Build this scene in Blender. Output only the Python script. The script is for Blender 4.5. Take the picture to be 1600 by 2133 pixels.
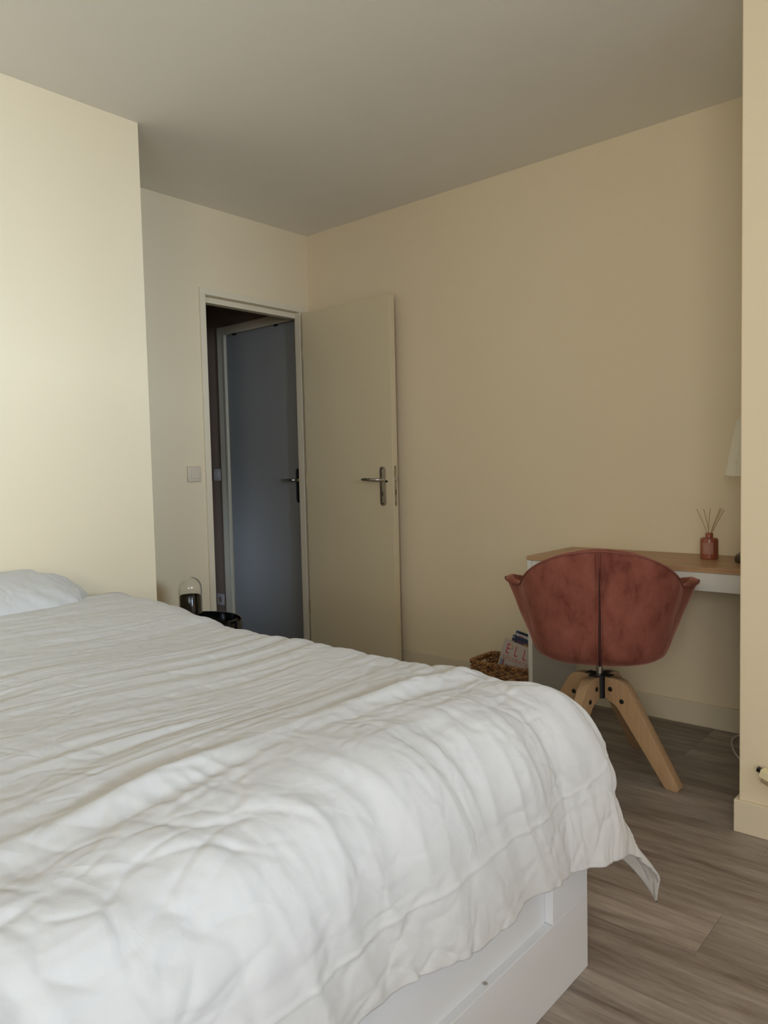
import bpy, bmesh, math, random
import numpy as np
from mathutils import Vector, Matrix

for o in list(bpy.data.objects):
    bpy.data.objects.remove(o, do_unlink=True)
SC = bpy.context.scene
COL = SC.collection
PI = math.pi
H = 2.51                       # ceiling height
YW = 3.19                      # wall behind the desk
XH = 5.40                      # window wall
YN = -2.00                     # wall behind the photographer's right shoulder
XL, YE = 0.603, 1.706          # chimney-breast-like projection at the bed head
XP, YP = 2.70, 2.333           # projecting pier on the right

# ------------------------------------------------------------------ camera
cd = bpy.data.cameras.new('camera'); cam = bpy.data.objects.new('camera', cd); COL.objects.link(cam)
cd.sensor_fit = 'HORIZONTAL'; cd.sensor_width = 36.0; cd.lens = 36.0 * 1566.4 / 1600.0
cd.clip_start = 0.02
d = Vector((-0.65732564, 0.75139126, -0.05774231)); r = Vector((0.75332176, 0.65725221, -0.02293185)); u = r.cross(d)
m = Matrix((r, u, -d)).transposed().to_4x4(); m.translation = Vector((3.35946, 0.0, 1.10612))
cam.matrix_world = m
SC.camera = cam

# ------------------------------------------------------------------ light
w = bpy.data.worlds.new('world'); SC.world = w; w.use_nodes = True
bg = w.node_tree.nodes['Background']; bg.inputs[0].default_value = (0.62, 0.76, 1.0, 1); bg.inputs[1].default_value = 3.0


def area_lamp(name, loc, size, sizey, power, color, direction, spread=PI):
    l = bpy.data.lights.new(name, 'AREA'); l.shape = 'RECTANGLE'; l.size = size; l.size_y = sizey
    l.energy = power; l.color = color; l.spread = spread
    o = bpy.data.objects.new(name, l); COL.objects.link(o); o.location = loc
    o.rotation_euler = Vector(direction).to_track_quat('-Z', 'Y').to_euler()
    return o


# daylight coming in through the bedroom window (outside its opening)
area_lamp('window_daylight', (XH + 4.6, 0.10, 1.90), 3.0, 2.0, 930, (0.62, 0.80, 1.0), (-1, 0, -0.05))
# added warm fill lamp behind the camera, brightens the pier and desk wall
area_lamp('added_fill_light', (4.30, YN - 0.35, 1.55), 1.4, 1.25, 50, (1.0, 0.93, 0.82), (-0.15, 1, 0))
# daylight of the room at the far end of the hallway
area_lamp('hallway_daylight', (-0.74, 1.9, 0.50), 0.10, 0.7, 0.22, (0.60, 0.75, 1.0), (0.06, 1, 0.0), 0.8)

vs = SC.view_settings; vs.view_transform = 'Standard'; vs.look = 'None'; vs.exposure = 0.17; vs.gamma = 1.0; vs.use_curve_mapping = False

# ------------------------------------------------------------------ materials
def nodes(name):
    mt = bpy.data.materials.new(name); mt.use_nodes = True
    nt = mt.node_tree; b = nt.nodes['Principled BSDF']
    return mt, nt, b


def N(nt, t, **kw):
    n = nt.nodes.new(t)
    for k, v in kw.items():
        if k.startswith('_'): setattr(n, k[1:], v)
        else: n.inputs[k.replace('_', ' ')].default_value = v
    return n


def plain(name, col, rough=0.5, metal=0.0, noise=0.04, scale=12, bump=0.0, bscale=200, spec=0.5, coat=0.0):
    mt, nt, b = nodes(name)
    tc = N(nt, 'ShaderNodeTexCoord')
    nz = N(nt, 'ShaderNodeTexNoise', Scale=scale, Detail=4.0)
    nt.links.new(tc.outputs['Object'], nz.inputs['Vector'])
    mx = N(nt, 'ShaderNodeMix', _data_type='RGBA')
    mx.inputs[6].default_value = tuple(c * (1 - noise) for c in col) + (1,)
    mx.inputs[7].default_value = tuple(min(1, c * (1 + noise)) for c in col) + (1,)
    nt.links.new(nz.outputs['Fac'], mx.inputs[0]); nt.links.new(mx.outputs[2], b.inputs['Base Color'])
    b.inputs['Roughness'].default_value = rough; b.inputs['Metallic'].default_value = metal
    b.inputs['Specular IOR Level'].default_value = spec; b.inputs['Coat Weight'].default_value = coat
    if bump:
        n2 = N(nt, 'ShaderNodeTexNoise', Scale=bscale, Detail=3.0)
        nt.links.new(tc.outputs['Object'], n2.inputs['Vector'])
        bp = N(nt, 'ShaderNodeBump', Strength=bump, Distance=0.002)
        nt.links.new(n2.outputs['Fac'], bp.inputs['Height']); nt.links.new(bp.outputs[0], b.inputs['Normal'])
    return mt


def wood(name, c1, c2, axis=0, stretch=14, scale=3.0, rough=0.5, rnd=False, contrast=(0.3, 0.7), fine=0.35, bump=0.1):
    mt, nt, b = nodes(name)
    tc = N(nt, 'ShaderNodeTexCoord'); mp = N(nt, 'ShaderNodeMapping')
    s = [stretch] * 3; s[axis] = 1.0
    mp.inputs['Scale'].default_value = s
    nt.links.new(tc.outputs['Object'], mp.inputs['Vector'])
    vec = mp.outputs[0]
    if rnd:
        oi = N(nt, 'ShaderNodeObjectInfo'); ml = N(nt, 'ShaderNodeMath', _operation='MULTIPLY'); ml.inputs[1].default_value = 57.0
        nt.links.new(oi.outputs['Random'], ml.inputs[0])
        ad = N(nt, 'ShaderNodeVectorMath', _operation='ADD'); nt.links.new(vec, ad.inputs[0]); nt.links.new(ml.outputs[0], ad.inputs[1]); vec = ad.outputs[0]
    n1 = N(nt, 'ShaderNodeTexNoise', Scale=scale, Detail=6.0, Roughness=0.6, Distortion=0.6)
    n2 = N(nt, 'ShaderNodeTexNoise', Scale=scale * 7, Detail=5.0, Roughness=0.7)
    nt.links.new(vec, n1.inputs['Vector']); nt.links.new(vec, n2.inputs['Vector'])
    mm = N(nt, 'ShaderNodeMix', _data_type='FLOAT'); mm.inputs[0].default_value = fine
    nt.links.new(n1.outputs['Fac'], mm.inputs[2]); nt.links.new(n2.outputs['Fac'], mm.inputs[3])
    rp = N(nt, 'ShaderNodeMapRange'); rp.inputs[1].default_value = contrast[0]; rp.inputs[2].default_value = contrast[1]
    nt.links.new(mm.outputs[0], rp.inputs[0])
    mx = N(nt, 'ShaderNodeMix', _data_type='RGBA'); mx.inputs[6].default_value = c1 + (1,); mx.inputs[7].default_value = c2 + (1,)
    nt.links.new(rp.outputs[0], mx.inputs[0])
    out = mx.outputs[2]
    if rnd:
        hs = N(nt, 'ShaderNodeHueSaturation'); mr = N(nt, 'ShaderNodeMapRange'); mr.inputs[3].default_value = 0.86; mr.inputs[4].default_value = 1.14
        nt.links.new(oi.outputs['Random'], mr.inputs[0]); nt.links.new(mr.outputs[0], hs.inputs['Value']); nt.links.new(out, hs.inputs['Color']); out = hs.outputs[0]
    nt.links.new(out, b.inputs['Base Color']); b.inputs['Roughness'].default_value = rough
    bp = N(nt, 'ShaderNodeBump', Strength=bump, Distance=0.001)
    nt.links.new(mm.outputs[0], bp.inputs['Height']); nt.links.new(bp.outputs[0], b.inputs['Normal'])
    return mt


M = {}
M['wall'] = plain('cream_wall_paint', (0.81, 0.69, 0.485), 0.75, noise=0.015, scale=3, bump=0.12, bscale=160, spec=0.2)
M['ceiling'] = plain('ceiling_paint', (0.91, 0.875, 0.80), 0.85, noise=0.02, scale=4, bump=0.15, bscale=120, spec=0.15)
M['trim'] = plain('cream_gloss_trim', (0.74, 0.64, 0.46), 0.45, noise=0.03, scale=6, bump=0.08, bscale=90)
M['frame'] = plain('cream_frame_paint', (0.76, 0.68, 0.52), 0.4, noise=0.03, scale=6, bump=0.05, bscale=90)
M['leaf'] = plain('cream_door_paint', (0.70, 0.60, 0.40), 0.42, noise=0.02, scale=3, bump=0.05, bscale=60)
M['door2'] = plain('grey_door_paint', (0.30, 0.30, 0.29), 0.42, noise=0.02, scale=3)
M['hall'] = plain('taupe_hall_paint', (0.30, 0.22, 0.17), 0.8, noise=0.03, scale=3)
M['floor'] = wood('grey_oak_laminate', (0.160, 0.117, 0.092), (0.46, 0.39, 0.325), 0, 9, 1.6, 0.42, True, (0.35, 0.64), 0.32, 0.06)
M['subfloor'] = plain('dark_underlay', (0.05, 0.04, 0.03), 0.9)
M['white'] = plain('white_laminate', (0.74, 0.75, 0.76), 0.35, noise=0.01)
M['deskwhite'] = plain('white_desk_laminate', (0.72, 0.70, 0.64), 0.4, noise=0.01)
M['desktop'] = wood('oak_desktop', (0.36, 0.20, 0.10), (0.58, 0.36, 0.19), 0, 12, 2.5, 0.4, False, (0.3, 0.7), 0.4)
M['beech'] = wood('beech_leg', (0.42, 0.25, 0.12), (0.58, 0.38, 0.21), 2, 12, 5, 0.45, False, (0.3, 0.7), 0.5)
M['black'] = plain('black_metal', (0.008, 0.008, 0.010), 0.35, noise=0.1)
M['blackgloss'] = plain('black_lacquer', (0.004, 0.006, 0.005), 0.12, noise=0.1)
M['chrome'] = plain('brushed_steel', (0.55, 0.53, 0.50), 0.28, 1.0)
M['nickel'] = plain('satin_nickel', (0.50, 0.46, 0.40), 0.33, 1.0)
M['plastic'] = plain('white_plastic', (0.68, 0.585, 0.46), 0.35, noise=0.01)
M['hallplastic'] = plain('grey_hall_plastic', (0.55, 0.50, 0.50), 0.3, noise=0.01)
M['terracotta'] = plain('terracotta_glass', (0.30, 0.085, 0.045), 0.3, noise=0.05)
M['label'] = plain('pink_paper_label', (0.40, 0.19, 0.14), 0.7, noise=0.15, scale=120)
M['labelprint'] = plain('label_print', (0.58, 0.36, 0.28), 0.7)
M['reed'] = plain('reed_stick', (0.42, 0.27, 0.14), 0.7)
M['cord'] = plain('white_cord', (0.70, 0.66, 0.58), 0.5)
M['bar'] = plain('pale_yellow_paint', (0.80, 0.72, 0.44), 0.45)
M['barside'] = plain('brown_wood_underside', (0.34, 0.25, 0.15), 0.6)
M['lampbase'] = plain('dark_olive_stone', (0.06, 0.045, 0.025), 0.3, noise=0.3, scale=40)
M['brass'] = plain('brass', (0.6, 0.42, 0.18), 0.3, 1.0)
M['dark'] = plain('dark_void', (0.006, 0.005, 0.005), 0.8)


def fabric_duvet():
    mt, nt, b = nodes('white_cotton')
    tc = N(nt, 'ShaderNodeTexCoord')
    b.inputs['Base Color'].default_value = (0.60, 0.585, 0.56, 1); b.inputs['Roughness'].default_value = 0.85
    b.inputs['Sheen Weight'].default_value = 0.15; b.inputs['Specular IOR Level'].default_value = 0.2
    warp = N(nt, 'ShaderNodeTexNoise', Scale=5.0, Detail=2.0)
    nt.links.new(tc.outputs['Object'], warp.inputs['Vector'])
    sc = N(nt, 'ShaderNodeVectorMath', _operation='MULTIPLY_ADD'); sc.inputs[1].default_value = (0.22, 0.22, 0.22)
    nt.links.new(warp.outputs['Color'], sc.inputs[0]); nt.links.new(tc.outputs['Object'], sc.inputs[2])
    v = N(nt, 'ShaderNodeTexVoronoi', _feature='DISTANCE_TO_EDGE', Scale=9.0); nt.links.new(sc.outputs[0], v.inputs['Vector'])
    pw = N(nt, 'ShaderNodeMapRange'); pw.inputs[2].default_value = 0.16; pw.interpolation_type = 'SMOOTHSTEP'; nt.links.new(v.outputs['Distance'], pw.inputs[0])
    cr = N(nt, 'ShaderNodeTexNoise', Scale=26.0, Detail=4.0, Roughness=0.5, Distortion=0.4); nt.links.new(sc.outputs[0], cr.inputs['Vector'])
    b1 = N(nt, 'ShaderNodeBump', Strength=0.22, Distance=0.006); nt.links.new(pw.outputs[0], b1.inputs['Height'])
    b2 = N(nt, 'ShaderNodeBump', Strength=0.30, Distance=0.004); nt.links.new(cr.outputs['Fac'], b2.inputs['Height']); nt.links.new(b1.outputs[0], b2.inputs['Normal'])
    wv = N(nt, 'ShaderNodeTexNoise', Scale=900.0, Detail=1.0); nt.links.new(tc.outputs['Object'], wv.inputs['Vector'])
    b3 = N(nt, 'ShaderNodeBump', Strength=0.10, Distance=0.0006); nt.links.new(wv.outputs['Fac'], b3.inputs['Height']); nt.links.new(b2.outputs[0], b3.inputs['Normal'])
    nt.links.new(b3.outputs[0], b.inputs['Normal'])
    return mt


def fabric_velvet():
    mt, nt, b = nodes('dusty_pink_velvet')
    tc = N(nt, 'ShaderNodeTexCoord'); mp = N(nt, 'ShaderNodeMapping'); mp.inputs['Scale'].default_value = (1.0, 1.0, 0.55)
    nt.links.new(tc.outputs['Object'], mp.inputs['Vector'])
    n1 = N(nt, 'ShaderNodeTexNoise', Scale=17.0, Detail=6.0, Roughness=0.62, Distortion=0.35); nt.links.new(mp.outputs[0], n1.inputs['Vector'])
    cr = N(nt, 'ShaderNodeValToRGB'); e = cr.color_ramp.elements
    e[0].position = 0.30; e[0].color = (0.150, 0.042, 0.028, 1); e[1].position = 0.66; e[1].color = (0.275, 0.092, 0.064, 1)
    x = e.new(0.46); x.color = (0.225, 0.070, 0.047, 1)
    nt.links.new(n1.outputs['Fac'], cr.inputs[0]); nt.links.new(cr.outputs[0], b.inputs['Base Color'])
    b.inputs['Roughness'].default_value = 0.8; b.inputs['Specular IOR Level'].default_value = 0.15
    b.inputs['Sheen Weight'].default_value = 0.5; b.inputs['Sheen Roughness'].default_value = 0.35; b.inputs['Sheen Tint'].default_value = (0.95, 0.5, 0.38, 1)
    n2 = N(nt, 'ShaderNodeTexNoise', Scale=30.0, Detail=3.0); nt.links.new(mp.outputs[0], n2.inputs['Vector'])
    bp = N(nt, 'ShaderNodeBump', Strength=0.3, Distance=0.004); nt.links.new(n2.outputs['Fac'], bp.inputs['Height']); nt.links.new(bp.outputs[0], b.inputs['Normal'])
    return mt


def glass(name, col=(1, 1, 1), rough=0.0):
    mt, nt, b = nodes(name)
    b.inputs['Base Color'].default_value = col + (1,); b.inputs['Transmission Weight'].default_value = 1.0
    b.inputs['Roughness'].default_value = rough; b.inputs['IOR'].default_value = 1.45
    return mt


def wicker():
    mt, nt, b = nodes('brown_wicker')
    tc = N(nt, 'ShaderNodeTexCoord'); n1 = N(nt, 'ShaderNodeTexNoise', Scale=45.0, Detail=4.0); nt.links.new(tc.outputs['Object'], n1.inputs['Vector'])
    cr = N(nt, 'ShaderNodeValToRGB'); e = cr.color_ramp.elements
    e[0].position = 0.35; e[0].color = (0.14, 0.055, 0.02, 1); e[1].position = 0.65; e[1].color = (0.48, 0.24, 0.085, 1)
    nt.links.new(n1.outputs['Fac'], cr.inputs[0]); nt.links.new(cr.outputs[0], b.inputs['Base Color']); b.inputs['Roughness'].default_value = 0.45
    return mt


M['duvet'] = fabric_duvet(); M['velvet'] = fabric_velvet(); M['glass'] = glass('clear_glass'); M['wicker'] = wicker()
M['piping'] = plain('dark_pink_piping', (0.22, 0.068, 0.048), 0.8, noise=0.1)
M['shade'] = plain('ivory_pleated_fabric', (0.76, 0.70, 0.55), 0.85, noise=0.03, scale=60)
M['mattress'] = plain('white_mattress_ticking', (0.74, 0.72, 0.68), 0.9)


def flat(name, col, rough=0.45): return plain(name, col, rough, noise=0.03, scale=30)


# ------------------------------------------------------------------ mesh helpers
def mesh_obj(name, verts, faces, mat, parent=None, smooth=False):
    me = bpy.data.meshes.new(name); me.from_pydata([tuple(v) for v in verts], [], faces); me.update()
    o = bpy.data.objects.new(name, me); COL.objects.link(o)
    if mat: me.materials.append(mat)
    if smooth: me.shade_smooth()
    if parent: o.parent = parent
    return o


class MB:
    def __init__(s): s.bm = bmesh.new()

    def box(s, x0, x1, y0, y1, z0, z1, bev=0.0, seg=2):
        g = bmesh.ops.create_cube(s.bm, size=1.0)['verts']
        for v in g: v.co = Vector(((x0 + x1) / 2 + v.co.x * (x1 - x0), (y0 + y1) / 2 + v.co.y * (y1 - y0), (z0 + z1) / 2 + v.co.z * (z1 - z0)))
        if bev: bmesh.ops.bevel(s.bm, geom=list({e for v in g for e in v.link_edges}), offset=bev, segments=seg, affect='EDGES', profile=0.5)
        return s

    def lathe(s, prof, c=(0, 0, 0), n=32, cap0=True, cap1=True):
        rings = []
        for r_, z in prof:
            rings.append([s.bm.verts.new((c[0] + r_ * math.cos(2 * PI * i / n), c[1] + r_ * math.sin(2 * PI * i / n), c[2] + z)) for i in range(n)])
        for a, b in zip(rings, rings[1:]):
            for i in range(n): s.bm.faces.new((a[i], a[(i + 1) % n], b[(i + 1) % n], b[i]))
        if cap0: s.bm.faces.new(rings[0][::-1])
        if cap1: s.bm.faces.new(rings[-1])
        return s

    def tube(s, pts, r_, n=8, closed=False, flatz=1.0):
        pts = [Vector(p) for p in pts]; k = len(pts); rings = []
        up = None
        for i, p in enumerate(pts):
            if closed: t = pts[(i + 1) % k] - pts[i - 1]
            else: t = pts[min(i + 1, k - 1)] - pts[max(i - 1, 0)]
            t.normalize()
            if up is None: up = Vector((0, 0, 1)) if abs(t.z) < 0.9 else Vector((1, 0, 0))
            a = t.cross(up).normalized(); up = a.cross(t).normalized()
            rr = r_[i] if isinstance(r_, (list, tuple)) else r_
            rings.append([s.bm.verts.new(p + a * rr * math.cos(2 * PI * j / n) + up * rr * flatz * math.sin(2 * PI * j / n)) for j in range(n)])
        rng = range(k) if closed else range(k - 1)
        for i in rng:
            a, b = rings[i], rings[(i + 1) % k]
            for j in range(n): s.bm.faces.new((a[j], a[(j + 1) % n], b[(j + 1) % n], b[j]))
        if not closed: s.bm.faces.new(rings[0][::-1]); s.bm.faces.new(rings[-1])
        return s

    def prism(s, poly, depth, axis='y', at=0.0, bev=0.0):
        # poly of 2D points; extruded +-depth/2 along axis
        def P(a, b, t):
            return (a, at + t, b) if axis == 'y' else ((at + t, a, b) if axis == 'x' else (a, b, at + t))
        A = [s.bm.verts.new(P(a, b, -depth / 2)) for a, b in poly]; B = [s.bm.verts.new(P(a, b, depth / 2)) for a, b in poly]
        n = len(poly); fs = [s.bm.faces.new(A), s.bm.faces.new(B[::-1])]
        for i in range(n): fs.append(s.bm.faces.new((A[i], B[i], B[(i + 1) % n], A[(i + 1) % n])))
        if bev:
            es = [e for f in fs[:2] for e in f.edges]
            bmesh.ops.bevel(s.bm, geom=es, offset=bev, segments=2, affect='EDGES', profile=0.5)
        return s

    def xf(s, mat):
        s.bm.transform(mat); return s

    def build(s, name, mat, parent=None, smooth=False):
        bmesh.ops.recalc_face_normals(s.bm, faces=s.bm.faces)
        me = bpy.data.meshes.new(name); s.bm.to_mesh(me); s.bm.free()
        me.materials.append(mat)
        o = bpy.data.objects.new(name, me); COL.objects.link(o)
        if parent: o.parent = parent
        if smooth:
            me.shade_smooth()
            try: me.set_sharp_from_angle(angle=math.radians(smooth if smooth is not True else 35))
            except Exception: pass
        return o


def empty(name, loc=(0, 0, 0), rz=0.0):
    o = bpy.data.objects.new(name, None); COL.objects.link(o); o.location = loc; o.rotation_euler = (0, 0, rz); o.empty_display_size = 0.1
    return o


def tag(o, label, cat, group=None):
    o['label'] = label; o['category'] = cat
    if group: o['group'] = group
    return o


def struct(o, label=None):
    o['kind'] = 'structure'
    if label: o['label'] = label
    return o


# ------------------------------------------------------------------ the room shell
T = 0.12
struct(MB().box(-0.10, XL, YN, YE, 0, H).build('wall_left', M['wall']))
wb = MB()
DY0, DY1, DZ = 2.425, 3.115, 2.045       # rough opening
wb.box(-0.060, 0, YE, DY0, 0, H); wb.box(-0.060, 0, DY0, DY1, DZ, H); wb.box(-0.030, 0, 3.130, YW, 0, DZ); wb.box(-0.060, 0, DY1, YW, DZ, H)
struct(wb.build('wall_back', M['wall']))
struct(MB().box(-0.10, XP, YW, YW + T, 0, H).build('wall_right', M['wall']))
struct(MB().box(XP, XH, YP, YW + T, 0, H, 0.004).build('wall_pillar', M['wall']))
wn = MB(); NX0, NX1, NZ0, NZ1 = 3.55, 5.05, 0.95, 2.25  # opening in this wall is invented, lets the fill lamp in
wn.box(-0.10, NX0, YN - T, YN, 0, H); wn.box(NX1, XH, YN - T, YN, 0, H); wn.box(NX0, NX1, YN - T, YN, 0, NZ0); wn.box(NX0, NX1, YN - T, YN, NZ1, H)
struct(wn.build('wall_near', M['wall']))
wf = MB()
for x0, x1 in ((NX0, NX0 + 0.05), (NX1 - 0.05, NX1), (4.275, 4.325)): wf.box(x0, x1, YN - 0.09, YN - 0.04, NZ0, NZ1)
wf.box(NX0, NX1, YN - 0.09, YN - 0.04, NZ0, NZ0 + 0.05); wf.box(NX0, NX1, YN - 0.09, YN - 0.04, NZ1 - 0.05, NZ1)
win = struct(empty('added_window', (0, 0, 0))); wf.build('window_frame', M['frame'], win)  # unseen window, made up to go with the fill lamp
ww = MB(); WY0, WY1, WZ0, WZ1 = -0.90, 1.00, 1.13, 2.30
ww.box(XH, XH + 0.2, YN - T, WY0, 0, H); ww.box(XH, XH + 0.2, WY1, YW + T, 0, H); ww.box(XH, XH + 0.2, WY0, WY1, 0, WZ0); ww.box(XH, XH + 0.2, WY0, WY1, WZ1, H)
struct(ww.build('wall_window', M['wall']))
wf = MB()
for y0, y1 in ((WY0, WY0 + 0.06), (WY1 - 0.06, WY1), ((WY0 + WY1) / 2 - 0.03, (WY0 + WY1) / 2 + 0.03)): wf.box(XH + 0.06, XH + 0.12, y0, y1, WZ0, WZ1)
wf.box(XH + 0.06, XH + 0.12, WY0, WY1, WZ0, WZ0 + 0.06); wf.box(XH + 0.06, XH + 0.12, WY0, WY1, WZ1 - 0.06, WZ1)
win = struct(empty('window_1', (0, 0, 0))); wf.build('window_frame', M['frame'], win)
struct(MB().box(-0.10, XH, YN, YW + T, H, H + 0.1).build('ceiling', M['ceiling']))

# hallway beyond the open door
XE = -1.04
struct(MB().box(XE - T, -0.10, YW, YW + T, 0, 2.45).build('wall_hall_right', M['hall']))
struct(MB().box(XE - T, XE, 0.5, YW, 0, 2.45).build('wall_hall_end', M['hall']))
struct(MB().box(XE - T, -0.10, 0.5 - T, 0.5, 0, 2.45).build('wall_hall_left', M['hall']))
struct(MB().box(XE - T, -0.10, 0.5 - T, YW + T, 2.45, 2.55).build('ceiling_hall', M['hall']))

# floor: laminate planks with recessed joints
fl = struct(MB().box(XE - T, XH + 0.2, YN - T, YW + T, -0.04, -0.0085).build('floor', M['subfloor']))
random.seed(4)
PWID, PLEN = 0.193, 1.285
y = YN; row = 0
while y < YW - 0.001:
    y1 = min(y + PWID, YW)
    x = XE - 0.02 - random.choice((0.0, 0.43, 0.86, 0.2, 0.64))
    while x < XH:
        xa, xb = max(x, XE), min(x + PLEN, XH)
        if xb - xa > 0.02:
            L, W_ = (xb - xa) / 2 - 0.0003, (y1 - y) / 2 - 0.0003
            pl = MB().box(-L, L, -W_, W_, -0.0085, 0.0, 0.0006, 1).build('plank', M['floor'], fl)
            pl.location = ((xa + xb) / 2, (y + y1) / 2, 0)
        x += PLEN
    y = y1; row += 1


def baseboard(name, boxes, mat=None):
    b = MB()
    for q in boxes: b.box(*q, 0.003, 2)
    return struct(b.build(name, mat or M['trim']))


BH, BT = 0.098, 0.012
baseboard('baseboard_right', [(0.0, XP, YW - BT, YW, 0, BH)])
baseboard('baseboard_pillar', [(XP - BT, XH, YP - BT, YP, 0, BH), (XP - BT, XP, YP, YW - BT, 0, BH)])
baseboard('baseboard_back', [(0, BT, YE, 2.398, 0, BH)])
baseboard('baseboard_left', [(XL, XL + BT, YN, YE + BT, 0, BH), (BT, XL, YE, YE + BT, 0, BH)])
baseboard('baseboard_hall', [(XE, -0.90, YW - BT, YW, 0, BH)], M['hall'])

# ------------------------------------------------------------------ bedroom door
d1 = struct(empty('door_1', (0, 2.77, 0)), 'open cream flush door folded back against the desk wall')
oy = 2.77


def W(b): return b.xf(Matrix.Translation((0, -oy, 0)))


f = MB()
f.box(-0.075, 0.014, 2.398, 2.432, 0, 2.046, 0.002); f.box(-0.032, 0.014, 3.102, 3.138, 0, 2.046, 0.002); f.box(-0.075, 0.014, 2.398, 3.138, 2.0462, 2.080, 0.002)
f.box(-0.075, -0.028, 2.4322, 2.442, 0, 2.015, 0.002); f.box(-0.075, -0.028, 2.4322, 3.1118, 2.0152, 2.046, 0.002)
W(f).build('door_frame', M['frame'], d1)
lf = W(MB().box(0.046, 0.727, 3.090, 3.130, 0.012, 2.034, 0.002)).build('door_leaf', M['leaf'], d1)
for hz in (0.28, 1.05, 1.80):
    W(MB().tube([(0.038, 3.100, hz - 0.04), (0.038, 3.100, hz + 0.04)], 0.006, 10)).build('hinge', M['barside' if hz < 0.5 else 'leaf'], lf, 40)


def stadium(w_, h_, n=10):
    P = []
    for i in range(n + 1): a = PI * i / n; P.append((w_ / 2 * math.cos(a), h_ / 2 - w_ / 2 + w_ / 2 * math.sin(a)))
    for i in range(n + 1): a = PI + PI * i / n; P.append((w_ / 2 * math.cos(a), -h_ / 2 + w_ / 2 + w_ / 2 * math.sin(a)))
    return P


def handle_set(leaf, cx, face_y, cz, side, off, mat_plate, mat_lever):
    """backplate on a face looking to -Y, lever pointing to -X"""
    tr = Matrix.Translation((cx, face_y - off, cz))
    pl = MB().prism(stadium(0.038, 0.215), 0.009, 'y', -0.0045, 0.002).xf(tr).build('handle_plate', mat_plate, leaf, 40)
    k = MB()
    for zz, ww_, hh in ((0.095, 0.007, 0.007), (-0.095, 0.007, 0.007), (-0.042, 0.005, 0.022)): k.box(-ww_ / 2, ww_ / 2, -0.0105, -0.0088, zz - hh / 2, zz + hh / 2)
    k.xf(tr).build('keyhole', M['dark'], leaf)
    z0 = 0.035
    pts = [(0, -0.009, z0), (0, -0.030, z0), (-0.004, -0.044, z0), (-0.018, -0.051, z0), (-0.045, -0.051, z0 + 0.001), (-0.085, -0.050, z0 + 0.003), (-0.112, -0.046, z0 + 0.003), (-0.122, -0.040, z0 + 0.003)]
    rr = [0.0105, 0.010, 0.010, 0.0095, 0.009, 0.0085, 0.008, 0.007]
    MB().tube(pts, rr, 14).xf(tr).build('lever', mat_lever, leaf, 60)


handle_set(lf, 0.658, 3.090, 1.010, -1, oy, M['nickel'], M['chrome'])
# lock face plate and latch on the free edge of the leaf
e = MB().prism(stadium(0.016, 0.22), 0.003, 'x', 0.7285, 0.0).xf(Matrix.Translation((0, 3.108 - oy, 1.012))).build('lock_plate', M['nickel'], lf)
MB().prism([(-0.007, -0.012), (0.007, -0.012), (0.007, 0.012), (-0.007, 0.012)], 0.012, 'x', 0.735, 0.001).xf(Matrix.Translation((0, 3.110 - oy, 1.050))).build('latch', M['chrome'], lf)
k = MB()
for dz, hh in ((0.098, 0.005), (-0.098, 0.005), (-0.035, 0.026)): k.box(0.7298, 0.7306, -0.0025, 0.0025, dz - hh / 2, dz + hh / 2)
k.box(0.7295, 0.7306, -0.006, 0.006, 0.024, 0.050)
k.xf(Matrix.Translation((0, 3.108 - oy, 1.012))).build('screw', M['dark'], lf)
# little black stop on the plate's right
MB().lathe([(0.006, 0), (0.006, 0.006), (0.004, 0.008)], n=14).xf(Matrix.Translation((0.683, 3.090 - oy, 1.036)) @ Matrix.Rotation(PI / 2, 4, 'X')).build('lock_button', M['black'], lf, 40)

# ------------------------------------------------------------------ hallway door 2 (in the same wall line) and door 3 (end wall)
d2 = struct(empty('door_2', (-0.5, YW, 0)), 'closed grey blue hallway door seen through the opening')
f = MB()
f.box(-0.39, -0.318, -0.022, 0, 0, 2.085, 0.003); f.box(0.392, 0.45, -0.022, 0, 0, 2.085, 0.003); f.box(-0.318, 0.392, -0.022, 0, 2.028, 2.085, 0.003)
f.build('door_frame', M['frame'], d2)
MB().box(-0.318, -0.302, -0.030, 0, 0, 2.028, 0.002).build('door_stop', M['frame'], d2)
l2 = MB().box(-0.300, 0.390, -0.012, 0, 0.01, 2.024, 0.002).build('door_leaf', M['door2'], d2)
handle_set(l2, 0.384, 0.0, 1.012, -1, 0.012, M['black'], M['chrome'])
k = MB(); k.box(-0.22, -0.19, -0.02, -0.012, 2.015, 2.026); k.box(0.2, 0.23, -0.02, -0.012, 2.015, 2.026); k.build('hinge', M['dark'], l2)
d3 = struct(empty('door_3', (XE, 2.72, 0)), 'hallway end door beyond the first opening')
f = MB(); f.box(0, 0.02, 0.36, 0.43, 0, 2.07, 0.003); f.box(0, 0.02, -0.47, -0.40, 0, 2.07, 0.003); f.box(0, 0.02, -0.40, 0.36, 2.0, 2.07, 0.003)
f.build('door_frame', M['frame'], d3)
MB().box(0, 0.012, -0.398, 0.358, 0.01, 1.998, 0.002).build('door_leaf', M['door2'], d3)

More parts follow.
